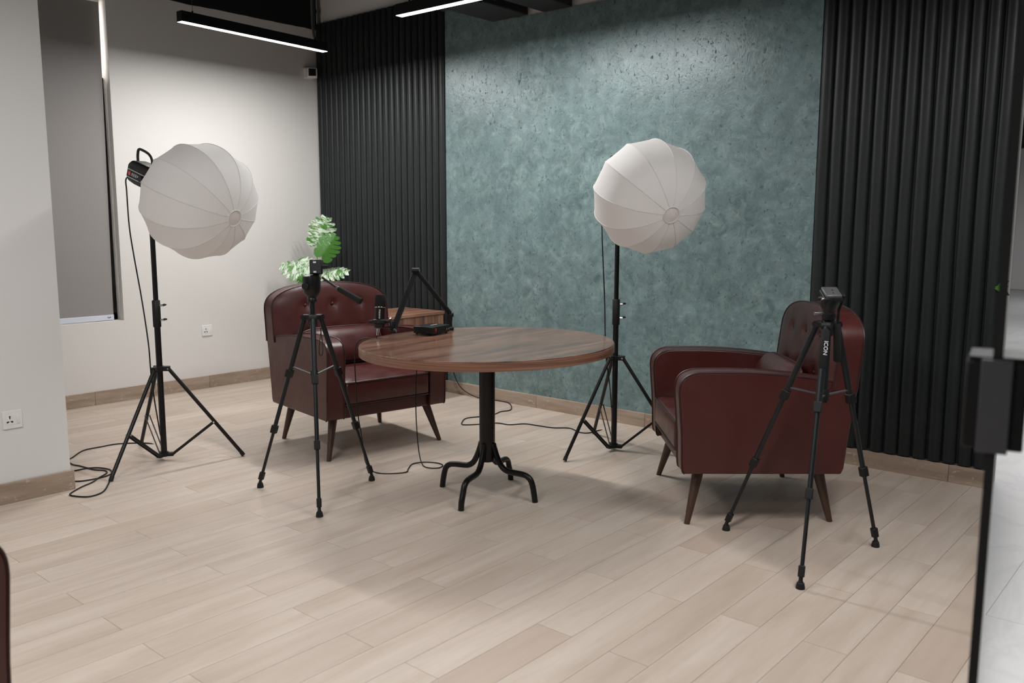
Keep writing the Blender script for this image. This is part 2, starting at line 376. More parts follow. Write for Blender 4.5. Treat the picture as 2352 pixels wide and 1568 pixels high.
# left wall with window opening
WY0, WY1, WZ0, WZ1 = -3.06, -1.842, .609, 2.95
wl = MB()
wl.bounds((-.16, WY1, 0), (0, .15, ZC)).bounds((-.16, WY0, 0), (0, WY1, WZ0)).bounds((-.16, WY0, WZ1), (0, WY1, ZC)).bounds((-.16, -6.3, 0), (0, WY0, ZC))
tag(wl.build('wall_left', M['white'], smooth=False, fix=False), 'white wall with the roller blind window, black above', 'wall', kind=S)
tag(MB().bounds((0, 0, 0), (5.464, .15, ZC)).build('wall_back', M['white_plain'], smooth=False), 'back wall behind the teal plaster and black flutes', 'wall', kind=S)
tag(MB().bounds((0, -6.3, 0), (1.962, -3.069, ZC)).build('wall_pillar', M['pillar'], smooth=False), 'white wall end at the left edge with a socket', 'wall', kind=S)
tag(MB().bounds((1.962, -6.4, 0), (9.1, -6.3, ZC)).build('wall_front', M['dark_wall'], smooth=False), 'dark grey wall behind the camera', 'wall', kind=S)
tag(MB().bounds((9.0, -6.3, 0), (9.15, 15.6, ZC)).build('wall_right', M['dark_wall'], smooth=False), 'dark grey wall of the hall', 'wall', kind=S)
tag(MB().bounds((1.0, 15.4, 0), (9.0, 15.55, ZC)).build('wall_hall', M['hall'], smooth=False), 'pale grey far wall of the hall seen past the glass edge', 'wall', kind=S)
tag(MB().bounds((1.0, .15, 0), (1.15, 15.4, ZC)).build('wall_hall_side', M['white_plain'], smooth=False), 'white side wall of the hall', 'wall', kind=S)
tag(MB().bounds((1.15, 15.36, 0), (9.0, 15.4, .13)).build('baseboard_hall', M['hall'], smooth=False), 'skirting of the far hall wall', 'skirting', kind=S)
# teal plaster boards on the back wall
TX0, TX1, TZ = 1.597, 4.50, 2.762
teal = tag(MB().bounds((TX0, -.004, .09), (TX1, -.0005, TZ)).build('wall_teal', M['grout'], smooth=False), 'teal mottled plaster panel wall between the black flutes', 'wall', kind=S)
for a, b in ((TX0, 2.321), (2.321, 3.585), (3.585, TX1)):
    MB().bounds((a+.0004, -.016, .09), (b-.0004, -.004, 3.04 if a == TX0 else TZ)).build('panel', M['teal'], teal, smooth=False)
# black flutes
def flutes(name, label, x0, x1, n, z1):
    t = tag(MB().bounds((x0, -.012, .10), (x1, -.0005, z1)).build(name, M['black_matte'], smooth=False), label, 'wall panel', kind=S); w = (x1-x0)/n; meshes = []
    for k in range(5):
        def fn(u, v, ph=k*1.7):
            a = PI*u; z = .10+(z1-.10)*v; wob = .0022*math.sin(z*3.1+ph)+.0012*math.sin(z*7.3+ph*2)
            return V(-math.cos(a)*w*.478+wob, -.006-(max(0, math.sin(a))**.7)*(.031+wob), z)
        mb = MB().grid(fn, 10, 16); me = mb.mesh('slat', angle=60); me.materials.append(M['flute']); meshes.append(me)
    for i in range(n):
        o = link('slat', meshes[(i*3+i//4) % 5], t); o.location = (x0+(i+.5)*w, 0, 0)
flutes('trim_1', 'black fluted wall panel left of the teal wall', .012, 1.597, 22, 3.04)
flutes('trim_2', 'black fluted wall panel right of the teal wall', 4.503, 5.460, 13, 3.04)
# skirting tiles
def skirt(name, label, a, b, joints, h=.098, off=V(0, 0, 0), thick=.012):
    a, b = Vector(a), Vector(b); d = (b-a).normalized(); n = V(0, 0, 1).cross(d); n = n if n.dot(CAM-a) > 0 else -n
    t = thing(name, label, 'skirting', a, kind=S)
    for s0, s1 in zip(joints[:-1], joints[1:]):
        p, q = a+d*(s0+.0008), a+d*(s1-.0008); c = (p+q)/2 + n*thick/2 + V(0, 0, h/2)
        MB().box(c, ((q-p).length, thick, h), (d, n, V(0, 0, 1))).build('tile', M['skirt'], t, bevel=.0015, origin=None)
        t.children[-1].location = c - a
        me = t.children[-1].data
        for v in me.vertices: v.co -= (c-a)
skirt('baseboard_left', 'brown tile skirting along the white wall', (0, 0, 0), (0, -3.07, 0), (.0, .26, 1.176, 2.095, 3.01), .1)
skirt('baseboard_back', 'brown tile skirting under the teal wall and flutes', (0, -.012, 0), (5.46, -.012, 0), (.012, .73, 1.6, 2.52, 3.44, 4.36, 5.283, 5.455), .092, thick=.022)
skirt('baseboard_pillar', 'chipped brown tile skirting on the white wall end', (1.962, -3.075, 0), (1.962, -5.6, 0), (-.018, .335, 1.25, 2.17), .1, thick=.018)
# ducts, conduit
def duct(x0, x1, z0, label):
    t = thing('ceiling_duct', label, 'duct', (x0, -.02, z0), group='black ceiling ducts')
    MB().bounds((x0, -6.0, z0), (x1, -.02, z0+.34)).build('duct_body', M['duct'], t, bevel=.006)
    for k in range(5): MB().bounds((x0-.012, -.55-k*1.2, z0-.012), (x1+.012, -.51-k*1.2, z0+.35)).build('flange', M['duct'], t)
duct(2.09, 2.418, 2.765, 'black ceiling duct meeting the wall above the teal panel, left one')
duct(2.555, 2.80, 2.762, 'black ceiling duct meeting the wall above the teal panel, right one')
t = thing('conduit_pipe', 'grey conduit pipe in the corner above the black flutes', 'pipe', (.06, -.02, 3.045))
MB().tube([(.06, -.025, 3.045), (.06, -.025, ZC)], .011).build('pipe', M['conduit'], t); MB().tube([(.06, -.025, 3.13), (.06, -.025, 3.16)], .016).build('coupling', M['conduit'], t)

# window and blind
w = thing('window_1', 'tall window behind the grey roller blind', 'window', (-.13, WY1, WZ0), kind=S)
wf = MB(); fy0, fy1 = WY0+.002, WY1-.002
wf.bounds((-.15, fy1-.02, WZ0), (-.100, fy1, 2.38)).bounds((-.15, fy1-.16, WZ0), (-.10, fy1-.02, 2.38)).bounds((-.15, fy1-.012, 2.38), (-.135, fy1, WZ1)).bounds((-.15, fy0, WZ0), (-.10, fy0+.05, WZ1)).bounds((-.15, fy0, WZ0), (-.10, fy1, WZ0+.05)).bounds((-.15, fy0, WZ1-.04), (-.10, fy1, WZ1))  # wide lower stile hidden behind the blind is added to block daylight
wf.build('window_frame', M['black'], w); MB().bounds((-.135, fy0+.01, WZ0+.02), (-.129, fy1-.008, WZ1-.01)).build('pane', M['glass'], w, smooth=False)
b = thing('roller_blind', 'grey roller blind pulled down over the tall window', 'blind', (-.06, -1.9, .63))
MB().add([V(-.06, -1.893, .65), V(-.06, -3.04, .65), V(-.06, -3.04, 2.9), V(-.06, -1.862, 2.9), V(-.058, -1.893, .65), V(-.058, -3.04, .65), V(-.058, -3.04, 2.9), V(-.058, -1.862, 2.9)],
         [(0, 1, 2, 3), (4, 7, 6, 5), (0, 3, 7, 4), (0, 4, 5, 1), (1, 5, 6, 2), (2, 6, 7, 3)]).build('blind_cloth', M['blind'], b, smooth=False)
bb = MB().bounds((-.07, -3.04, .613), (-.048, -1.893, .652)).build('bottom_bar', M['blind_bar'], b, bevel=.003)
lg = MB()
for k, (yy, zz, l) in enumerate(((-1.925, .633, .006), (-1.932, .630, .010), (-1.939, .634, .006), (-1.918, .635, .006))): lg.box((-.0475, yy, zz), (.001, l, .004 if k % 2 else .009))
lg.build('printed_mark', M['blue_print'], bb, smooth=False)
MB().tube([(-.06, -3.04, 2.92), (-.06, -1.87, 2.92)], .022, 14).build('roller', M['plastic_white'], b)

# glass partition
g = thing('wall_glass', 'frameless glass partition seen edge-on at the right edge', 'glass partition', P0, kind=S)
LEN = 3.44; PE = P0+DD*LEN; Hg = 2.6
MB().box((P0+PE)/2+V(0, 0, Hg/2+.02)+DD*(-.02), (LEN-.06, .010, Hg), (DD, DN, V(0, 0, 1))).build('pane', M['glass'], g, smooth=False)
MB().box(PE-DD*.012+V(0, 0, Hg/2+.02), (.024, .0135, Hg), (DD, DN, V(0, 0, 1))).build('edge_strip', M['rubber'], g, smooth=False)
MB().box((P0+PE)/2+V(0, 0, .010), (LEN, .013, .02), (DD, DN, V(0, 0, 1))).build('floor_channel', M['rubber'], g, smooth=False)
lk = thing('glass_door_lock', 'dark grey lock body clamped on the glass edge', 'lock', PE+V(0, 0, .96))
for sgn in (-1, 1): MB().box(PE-DD*.055+DN*sgn*.030+V(0, 0, 1.060), (.11, .022, .134), (DD, DN, V(0, 0, 1))).build('lock_case', M['black_matte'], lk, bevel=.003)
MB().box(PE+DD*.004+V(0, 0, 1.060), (.008, .042, .142), (DD, DN, V(0, 0, 1))).build('face_plate', M['grey_metal'], lk, bevel=.001)
MB().box(PE-DD*.05+V(0, 0, 1.131), (.10, .076, .006), (DD, DN, V(0, 0, 1))).build('top_cap', M['black_matte'], lk, bevel=.001)

# ------------------------------------------------------------------ linear lamps
def lamp(label, p, q, zb, conduit=None, power=1):
    p, q = Vector(p), Vector(q); d = (q-p).normalized(); L = (q-p).length; c = (p+q)/2; n = V(0, 0, 1).cross(d); W = .058
    t = thing('linear_lamp', label, 'ceiling lamp', V(c.x, c.y, zb), group='black linear pendant lamps')
    k = MB(); ax = (d, n, V(0, 0, 1))
    k.box(V(c.x, c.y, zb+.034), (L, W, .066), ax).build('housing', M['black'], t, bevel=.002)
    MB().box(V(c.x, c.y, zb+.0005), (L-.004, W-.006, .001), ax).build('diffuser', M['emit'], t, smooth=False)
    for s in (-.42, .42):
        a = V(c.x, c.y, zb+.068)+d*L*s; MB().tube([a, V(a.x, a.y, ZC)], .0016, 6).build('hanging_wire', M['conduit'], t)
        MB().tube([a-V(0, 0, .004), a+V(0, 0, .014)], .006, 8).build('wire_clip', M['black'], t)
    if conduit: MB().tube(smooth_path(conduit, 5), .010, 8).build('cable_conduit', M['conduit'], t)
    ld = bpy.data.lights.new('lamp_light', 'AREA'); ld.shape = 'RECTANGLE'; ld.size = L-.01; ld.size_y = W-.008; ld.energy = LAMP_W*power; ld.color = LAMP_COL
    lo = bpy.data.objects.new('lamp_light', ld); COL.objects.link(lo); lo.parent = t
    mw = Matrix((( d.x, n.x, 0, 0), (d.y, n.y, 0, 0), (0, 0, 1, -.0015), (0, 0, 0, 1))); lo.matrix_local = mw
    return t
e1 = V(.979, -.667, 2.6); dl = depth_of(e1)
lamp('lit black linear lamp hanging along the white wall', (1.075, -1.873, 0), (.985, -.667, 0), 2.6,
     [at_depth(742, 112, dl), at_depth(733, 103, dl), at_depth(723, 88, dl), at_depth(718, 60, dl), at_depth(716, 20, dl), V(*at_depth(716, 20, dl)[:2], ZC)])
lamp('lit black linear lamp hanging in front of the teal wall, cut by the top edge', (2.24, -1.06, 0), (3.44, -1.03, 0), 2.6)
for nm, p, q in (('between the table and the camera', (3.25, -4.1, 0), (4.45, -4.1, 0)), ('behind the camera', (4.6, -5.6, 0), (5.8, -5.6, 0)), ('above the right tripod', (5.75, -2.6, 0), (5.75, -1.4, 0))):
    lamp('added unseen linear lamp %s, lighting the room' % nm, p, q, 2.6)  # unseen lamps added to light the floor, chairs and right flutes
lamp('added unseen linear lamp in the hall near the glass', (7.9, .6, 0), (7.9, 1.8, 0), 2.6)  # unseen, added to light the hall side of the glass
for yy, nm in ((1.6, 'just behind the back wall'), (3.0, 'behind the back wall'), (7.0, 'half way'), (11.5, 'at the far end')): lamp('added unseen linear lamp in the hall, %s' % nm, (4.6, yy, 0), (5.8, yy, 0), 2.6, power=1.7)  # unseen lamps added to brighten the hall

# ------------------------------------------------------------------ armchairs
def build_chair():
    t = thing('armchair', '', 'armchair', group='burgundy leather armchairs')
    prof = [(.345, .235), (.357, .26), (.362, .40), (.374, .55), (.377, .60), (.371, .638), (.352, .665), (.318, .682), (.27, .688), (.10, .688), (-.05, .680), (-.20, .664), (-.33, .643), (-.402, .624), (-.393, .58), (-.372, .42), (-.356, .26), (-.345, .235)]
    top_ = [(q.x, q.y) for q in smooth_path([V(a, b, 0) for a, b in prof[:14]], 3)]; prof = top_+prof[14:]
    for s in (-1, 1):
        a = MB().prism(prof, lambda f, z, h, s=s: V(f, s*h, z), .288, .402).build('arm', M['leather'], t, bevel=.014, seg=3)
        for h in (.400, .291): MB().tube([V(f*1.002, s*h, z+.001) for f, z in top_], .0042, 8).build('piping', M['piping'], a)
    MB().bounds((-.36, -.29, .232), (.335, .29, .305)).build('seat_base', M['leather'], t, bevel=.008)
    # seat cushion
    def rrect(hx, hy, r, k=5):
        out = []
        for cx, cy, a0 in ((hx-r, hy-r, 0), (-hx+r, hy-r, 90), (-hx+r, -hy+r, 180), (hx-r, -hy+r, 270)):
            for i in range(k+1): a = math.radians(a0+90*i/k); out.append((cx+r*math.cos(a), cy+r*math.sin(a)))
        return out
    cu = MB(); rings = []
    for ins, z in ((.03, .303), (.008, .309), (0, .325), (0, .425), (.006, .440), (.018, .447), (.08, .456), (.16, .461), (.24, .463)):
        hx, hy = .325-ins, .287-ins; rings.append([V(.045+x, y, z) for x, y in rrect(hx, hy, min(.03, hx*.4, hy*.4))])
    n = len(rings[0]); vs = [v for r in rings for v in r]
    fs = [(i*n+k, i*n+(k+1) % n, (i+1)*n+(k+1) % n, (i+1)*n+k) for i in range(len(rings)-1) for k in range(n)] + [tuple(range(n))[::-1], tuple((len(rings)-1)*n+k for k in range(n))]
    c = cu.add(vs, fs).build('seat_cushion', M['leather'], t, angle=50)
    for z in (.440, .312): MB().tube([V(.045+x, y, z) for x, y in rrect(.3235, .2855, .03)], .0042, 8, closed=True).build('piping', M['piping'], c)
    # backrest
    ZB, ZS, ZT, HW = .40, .80, .957, .405
    def hw(z): return .286 if z < .612 else (HW if z <= ZS else HW*max(0, 1-((z-ZS)/(ZT-ZS))**2.6)**(1/2.6))
    def ff(z): return -.268-.115*(z-.45)
    def fr(z): return -.393-.09*(z-.6)
    btn = [(s, z) for z in (.828, .655) for s in (-.186, 0, .186)]
    zs = [.40, .45, .50, .55, .59, .611, .613]+[.63+.17*i/7 for i in range(8)]+[ZS+(ZT-ZS)*math.sin(PI/2*i/12) for i in range(1, 13)]
    NU = 36; bk = MB(); rows_f = []; rows_r = []
    def front(z, u):
        s = hw(z)*u; e = (1-abs(u)**6)*max(0, 1-((z-.62)/.345)**8 if z > .62 else 1); d = .024*e
        for bs, bz in btn: d -= .019*math.exp(-((s-bs)**2+(z-bz)**2)/(2*.016**2)) + .006*math.exp(-((s-bs)**2/(2*.012**2)+(z-bz+.03)**2/(2*.035**2)))
        return V(ff(z)+d, s, z)
    for z in zs:
        rows_f.append([front(z, -1+2*i/NU) for i in range(NU+1)]); rows_r.append([V(fr(z)-.010*(1-(-1+2*i/NU)**4), hw(z)*(-1+2*i/NU), z) for i in range(NU+1)])
    nz = len(zs); W = NU+1; vs = [v for r in rows_f for v in r]+[v for r in rows_r for v in r]; o = nz*W; fs = []
    for j in range(nz-1):
        for i in range(NU): fs += [(j*W+i, j*W+i+1, (j+1)*W+i+1, (j+1)*W+i), (o+j*W+i, o+(j+1)*W+i, o+(j+1)*W+i+1, o+j*W+i+1)]
        fs += [(j*W, (j+1)*W, o+(j+1)*W, o+j*W), (j*W+NU, o+j*W+NU, o+(j+1)*W+NU, (j+1)*W+NU)]
    for i in range(NU): fs.append((i, o+i, o+i+1, i+1))
    bko = bk.add(vs, fs).build('backrest', M['leather'], t, angle=42)
    arc = [V(0, s*hw(z), z) for s, zz in ((-1, zs[6:]), (1, zs[6:][::-1])) for z in zz]
    MB().tube([V(ff(v.z)+.001, v.y, v.z) for v in arc], .0045, 8).build('piping', M['piping'], bko)
    MB().tube([V(fr(v.z), v.y, v.z) for v in arc], .0045, 8).build('piping', M['piping'], bko)
    for s, z in btn: MB().ball((ff(z)+.010, s, z), .0095, (.7, 1, 1)).build('button', M['leather'], bko)
    MB().prism([(-.345, .235), (-.385, .615), (-.35, .615), (-.31, .235)], lambda f, z, h: V(f, h, z), -.395, .395).build('back_panel', M['leather'], t, bevel=.01)
    for sx, sy, tx, ty in ((.324, .38, .265, .315), (.324, -.38, .265, -.315), (-.327, .346, -.275, .30), (-.327, -.346, -.275, -.30)):
        MB().tube([V(sx, sy, 0), V(sx+(tx-sx)*.5, sy+(ty-sy)*.5, .12), V(tx, ty, .24)], [.0125, .0195, .0265], 16).build('leg', M['legwood'], t)
    return t
chair0 = build_chair()
chairs = [chair0, copy_tree(chair0), copy_tree(chair0)]
ang3 = math.radians(107.5); q3 = V(4.448, -4.187, 0)
F3 = V(math.cos(ang3), math.sin(ang3), 0); S3 = V(-math.sin(ang3), math.cos(ang3), 0); c3 = q3 - F3*.374 + S3*.402
for c, (x, y, a), lb in zip(chairs, ((2.275, -1.476, -.166), (4.569, -.987, -2.433), (c3.x, c3.y, ang3)),
        ('burgundy leather armchair behind the left tripod, buttoned back facing the table', 'burgundy leather armchair on the right, seen from its side behind a tripod', 'dark leather armchair cut off at the bottom left corner')):
    c.location = (x, y, 0); c.rotation_euler = (0, 0, a); c['label'] = lb
def pillow(label, chair, f, s, z, rot, tilt):
    def fn(sgn):
        def g(a, b):
            u, v = -1+2*a, -1+2*b; e = max(0, (1-abs(u)**3.2))*max(0, (1-abs(v)**2.6)); pin = 1-.10*abs(v)**2*(1-abs(u)**8)
            return V(sgn*.062*e**.55, u*.280*(1-.05*v*v), v*.118*(1-.22*abs(u)**5))
        return g
    mb = MB().grid(fn(1), 24, 16).grid(fn(-1), 24, 16)
    t = thing('lumbar_pillow', label, 'pillow', (0, 0, 0), 0, 'burgundy lumbar pillows')
    o = mb.build('pillow_cover', M['leather'], t, angle=70, origin=(0, 0, 0))
    rim = [V(0, u*.280*(1-.05*v*v), v*.118*(1-.22*abs(u)**5)) for u, v in [(-1+2*i/16, -1) for i in range(16)]+[(1, -1+2*i/10) for i in range(10)]+[(1-2*i/16, 1) for i in range(16)]+[(-1, 1-2*i/10) for i in range(10)]]
    MB().tube(rim, .0042, 8, closed=True).build('piping', M['piping'], o, origin=(0, 0, 0))
    a = chair.rotation_euler.z; F = V(math.cos(a), math.sin(a), 0); Sd = V(-math.sin(a), math.cos(a), 0)
    t.location = chair.location + F*f + Sd*s + V(0, 0, z); t.rotation_euler = (rot, tilt, a); return t
pillow('burgundy leather lumbar pillow on the left armchair', chairs[0], -.165, 0, .582, 0, -.38)
pillow('burgundy leather lumbar pillow on the right armchair', chairs[1], -.165, -.01, .585, 0, -.40)

# ------------------------------------------------------------------ round table
TC = V(3.609, -1.7575, 0); TR, TZT = .614, .763
t = thing('round_table', 'round walnut table on a black column with four curved feet', 'table', TC)
tilt = .0125
def ttop(z): return lambda a, b, h: V(TC.x+a, TC.y+b, h + tilt*(a*RT.x+b*RT.y))
circ = [(math.cos(2*PI*i/128), math.sin(2*PI*i/128)) for i in range(128)]
MB().prism([(x*(TR-.002), y*(TR-.002)) for x, y in circ], ttop(0), TZT-.006, TZT).build('tabletop', M['walnut'], t, bevel=.0012)
MB().prism([(x*TR, y*TR) for x, y in circ], ttop(0), TZT-.043, TZT-.0055).build('edge_band', M['walnut_edge'], t, bevel=.0015)
MB().bounds((TC.x-.16, TC.y-.16, TZT-.052), (TC.x+.16, TC.y+.16, TZT-.043)).build('mounting_plate', M['black'], t)
MB().lathe([(.037, .172), (.0385, .178), (.0385, TZT-.05)], TC, n=28).build('column', M['black'], t)
for fx, fy in ((-.275, -.0625), (.077, -.28), (.275, .0625), (-.078, .28)):
    d = V(fx, fy, 0)*.9366; R = d.length; d.normalize()
    prof = [(.033, .262), (.040, .238), (.056, .195), (.078, .156), (.105, .136), (.14, .131), (.185, .129), (.215, .124), (.238, .108), (.250, .080), (R-.006, .04), (R, 0)]
    pts = smooth_path([TC+d*r+V(0, 0, z) for r, z in prof], 5); MB().tube(pts, .0145, 14).build('foot', M['black'], t)

# ------------------------------------------------------------------ side cabinet, plant
cab = thing('side_cabinet', 'low walnut cabinet against the black flutes behind the left armchair', 'cabinet', (1.38, -.34, 0))
MB().bounds((1.145, -.60, .02), (1.598, -.06, .625)).build('body', M['cab_side'], cab, bevel=.002)
MB().bounds((1.138, -.612, .627), (1.606, -.055, .651)).build('cabinet_top', M['cab_top'], cab, bevel=.002)
MB().bounds((1.16, -.59, 0), (1.585, -.07, .02)).build('plinth', M['black_matte'], cab)
pl = thing('potted_monstera', 'artificial variegated monstera plant in the corner behind the left armchair', 'plant', (.42, -.40, 0))
MB().lathe([(.11, 0), (.15, .02), (.17, .40), (.18, .42), (.165, .42), (.16, .38), (.001, .38)], (.42, -.40, 0), n=28).build('pot', M['pot'], pl)
def leaf(mat, base, tip, nrm, width, stem_from, cup=.12, droop=.15, fingers=5):
    base, tip = Vector(base), Vector(tip); ax = tip-base; L = ax.length; y = ax.normalized(); z = Vector(nrm); z = (z-y*z.dot(y)).normalized(); x = y.cross(z)
    mb = MB()
    def pt(u, s):       # u along midrib 0..1, s signed lateral (fraction of width)
        return V(s*width, u*L, -cup*abs(s)*width*1.2-droop*u*u*L)
    def hw(u): return max(.05, (math.sin(PI*min(1, (u+.16)/1.16)**.72))**.75)
    def edge(w): return [1.0, 1.0, .98, .92, .80, .62][int(w)]
    for sd in (-1, 1):
        for k in range(fingers):
            u0, u1 = .02+.93*k/fingers, .02+.93*(k+1)/fingers; um = (u0+u1)/2; half = (u1-u0)/2; reach = hw(um); lift = .20; rows = []
            for q in range(7):
                w_ = q/6; h_ = half*(1.0 if q < 2 else (.93, .90, .88, .80, .46)[q-2]); c_ = um+lift*w_**1.4*reach
                rows.append([pt(min(1.03, c_-h_), sd*reach*w_), pt(min(1.04, c_), sd*reach*w_*1.015), pt(min(1.05, c_+h_), sd*reach*w_)])
            vs = [v for r in rows for v in r]; mb.add(vs, [(3*a+b, 3*a+b+1, 3*a+b+4, 3*a+b+3) for a in range(6) for b in range(2)])
        mb.add([pt(.02, 0), pt(-.10, sd*.12), pt(-.17, sd*.36), pt(-.12, sd*.64), pt(.03, sd*.84), pt(.14, sd*.80), pt(.10, sd*.45), pt(.06, sd*.2)], [(0, 1, 7), (1, 2, 6, 7), (2, 3, 6), (3, 4, 5, 6)])
    mb.tube([pt(-.04, 0)+V(0, 0, .0008), pt(.5, 0)+V(0, 0, .0008), pt(1.0, 0)+V(0, 0, .0008)], [.0022, .0016, .0006], 5)
    me = mb.mesh('leaf', (0, 0, 0), angle=60); me.materials.append(mat); o = link('leaf', me, pl)
    o.matrix_local = Matrix(((x.x, y.x, z.x, base.x-pl.location.x), (x.y, y.y, z.y, base.y-pl.location.y), (x.z, y.z, z.z, base.z), (0, 0, 0, 1)))
    sf = Vector(stem_from); MB().tube(smooth_path([sf, sf.lerp(base, .5)+V(0, 0, .03), base], 6), .0035, 6).build('stem', M['stem'], pl)
dp = depth_of((.42, -.40, 1.1)); tocam = (CAM-V(.42, -.4, 1.1)).normalized(); root = V(.42, -.40, .40)
leaf(M['leaf_white'], at_depth(729, 560, dp), at_depth(751, 496, dp-.03), tocam+V(.1, 0, .25), .118, root, .12, .08)
leaf(M['leaf_green'], at_depth(741, 588, dp-.10), at_depth(774, 538, dp-.06), tocam+V(.3, .2, .1), .105, root, .10, .10)
leaf(M['leaf_white'], at_depth(708, 632, dp-.05), at_depth(645, 606, dp-.12), tocam*.8+V(-.1, -.1, .6), .100, root, .15, .10)
leaf(M['leaf_white'], at_depth(712, 622, dp+.02), at_depth(690, 589, dp+.05), tocam+V(-.1, -.1, .4), .090, root, .2, .10)
leaf(M['leaf_white'], at_depth(738, 626, dp), at_depth(799, 615, dp-.05), tocam*.5+V(.1, 0, .8), .100, root, .25, .16)
leaf(M['leaf_green'], at_depth(704, 648, dp-.1), at_depth(684, 640, dp-.16), tocam+V(-.1, -.1, .3), .06, root, .2, .10)

# ------------------------------------------------------------------ light stands, lamp heads, lantern softboxes
def light_stand(label, c, feet, zhub, zlow, zc, ztop):
    c = V(c[0], c[1], 0); t = thing('light_stand', label, 'light stand', c, group='black studio light stands'); Z = lambda z: V(c.x, c.y, z)
    MB().lathe([(.0165, zlow), (.0165, zhub+.28)], c, n=18).build('pole', M['black'], t)
    MB().lathe([(.0135, zhub+.2), (.0135, ztop)], c, n=18).build('upper_pole', M['black'], t)
    cl = MB().lathe([(.020, zc-.075), (.0215, zc-.07), (.0215, zc+.07), (.018, zc+.075)], c, n=18).build('collar', M['black_matte'], t)
    for dz in (.045, -.035):
        k = Z(zc+dz)+RT*.020; MB().tube([k, k+RT*.022], .006, 8).build('clamp_screw', M['chrome'], cl); MB().ball(k+RT*.027+V(0, 0, .004), .011, (1, 1, .55)).build('clamp_knob', M['black_matte'], cl)
    hub = MB().lathe([(.026, zhub-.012), (.028, zhub), (.026, zhub+.014)], c, n=18); low = MB().lathe([(.024, zlow-.01), (.026, zlow), (.024, zlow+.014)], c, n=18)
    ho = hub.build('leg_hub', M['black_matte'], t); lo = low.build('lower_hub', M['black_matte'], t)
    for fx, fy in feet:
        F = V(fx, fy, 0); d = (F-c).normalized(); n = V(0, 0, 1).cross(d); a = Z(zhub)+d*.046
        MB().box(Z(zhub)+d*.030, (.050, .036, .026), (d, n, V(0, 0, 1))).build('hub_bracket', M['black_matte'], ho, bevel=.003)
        MB().box(Z(zlow)+d*.028, (.046, .030, .020), (d, n, V(0, 0, 1))).build('hub_bracket', M['black_matte'], lo, bevel=.003)
        dirn = (F-a).normalized(); lg = MB().tube([a, F+V(0, 0, .009)], .0105, 12).build('leg', M['black'], t)
        MB().tube([F+V(0, 0, .009)-dirn*.02, F+V(0, 0, .006)], .012, 12).build('foot_cap', M['rubber'], lg)
        m = a+(F-a)*.60
        for sg in (-1, 1): MB().bar(m+n*sg*.013, Z(zlow)+d*.046+n*sg*.012, .003, .013, d).build('brace', M['black'], t)
        MB().tube([m-n*.017, m+n*.017], .005, 8).build('rivet', M['chrome'], lg); MB().tube([a-n*.021, a+n*.021], .005, 8).build('rivet', M['chrome'], lg)
    return t
def light_head(label, ctr, ax, pole, drop=0, hh=.118):
    ctr = Vector(ctr); ax = Vector(ax).normalized(); bk = -ax; t = thing('studio_light', label, 'studio light', ctr+bk*.40, group='black studio lamp heads')
    xx = V(0, 0, 1).cross(bk).normalized(); up = bk.cross(xx)
    if up.z < 0: up = -up; xx = -xx
    side = xx if xx.dot(CAM-ctr) > 0 else -xx
    A = lambda s, u, w=0: ctr+bk*(s-.108)+up*(u-drop)+side*w
    oct_ = [(-.050, -.062), (.050, -.062), (.066, -.040), (.066, .036), (.048, .060), (-.048, .060), (-.066, .036), (-.066, -.040)]
    mb = MB(); secs = [(.404, .90), (.430, 1.0), (.555, 1.0), (.605, .93), (.628, .74)]; vs = []
    for s, k in secs: vs += [A(s, b*k, a*k) for a, b in oct_]
    n = 8; fs = [(i*n+j, i*n+(j+1) % n, (i+1)*n+(j+1) % n, (i+1)*n+j) for i in range(len(secs)-1) for j in range(n)]+[tuple(range(n))[::-1], tuple((len(secs)-1)*n+j for j in range(n))]
    body = mb.add(vs, fs).build('body', M['black'], t, bevel=.008)
    MB().tube(smooth_path([A(.612, .04), A(.626, .08), A(.626, hh-.006), A(.595, hh), A(.54, hh-.006), A(.51, hh-.03), A(.50, .055)], 6), .0072, 10).build('handle', M['black_matte'], t)
    for u in (.012, -.030): MB().box(A(.480, u, .0665), (.245, .0025, .0012), (bk, up, side)).build('stripe', M['white_print'], body, smooth=False)
    MB().lathe([(.0105, 0), (.0105, .0012)], A(.583, -.009, .0662), side, 20).build('round_badge', M['red_print'], body)
    for k in range(3):
        g = MB(); o = A(.561-.015*k, -.009, .0668)
        for du in (-.006, 0, .006): g.box(o+up*du, (.011, .002, .0006), (bk, up, side))
        g.box(o, (.0018, .014, .0006), (bk, up, side)); g.build('lettering', M['white_print'], body, smooth=False)
    tx = -bk if (-bk).cross(up).dot(side) > 0 else bk
    text_mesh('lettering', 'SL-300W', .0145, M['white_print'], body, A(.494, -.009, .0668), tx, up)
    for s0, cnt in ((.59, 4), (.495, 5)):
        v = MB()
        for i in range(cnt):
            for j in range(3): v.lathe([(.0028, 0), (.0028, .0008)], A(s0-.011*i-.005*(j % 2), .022+.007*j*.8, .0655-.006*max(0, j-1)), side, 6)
        v.build('vent_holes', M['socket_dark'], body, smooth=False)
    p = Vector(pole); yt = A(.464, -.005)
    for sg in (-1, 1):
        MB().bar(yt+side*sg*.078+up*.01, V(yt.x, yt.y, p.z+.02)+side*sg*.078, .006, .030, bk).build('yoke_arm', M['black_matte'], t)
        MB().tube([yt+side*sg*.066, yt+side*sg*.095], .016, 14).build('yoke_knob', M['black_matte'], t)
    sd = V(side.x, side.y, 0).normalized()
    MB().bar(V(yt.x, yt.y, p.z+.02)-side*.081, V(yt.x, yt.y, p.z+.02)+side*.081, .006, .030, bk).build('yoke_base', M['black_matte'], t)
    MB().tube([p+V(0, 0, -.05), V(yt.x, yt.y, p.z+.022)], .019, 14).build('stand_socket', M['black_matte'], t)
    return A
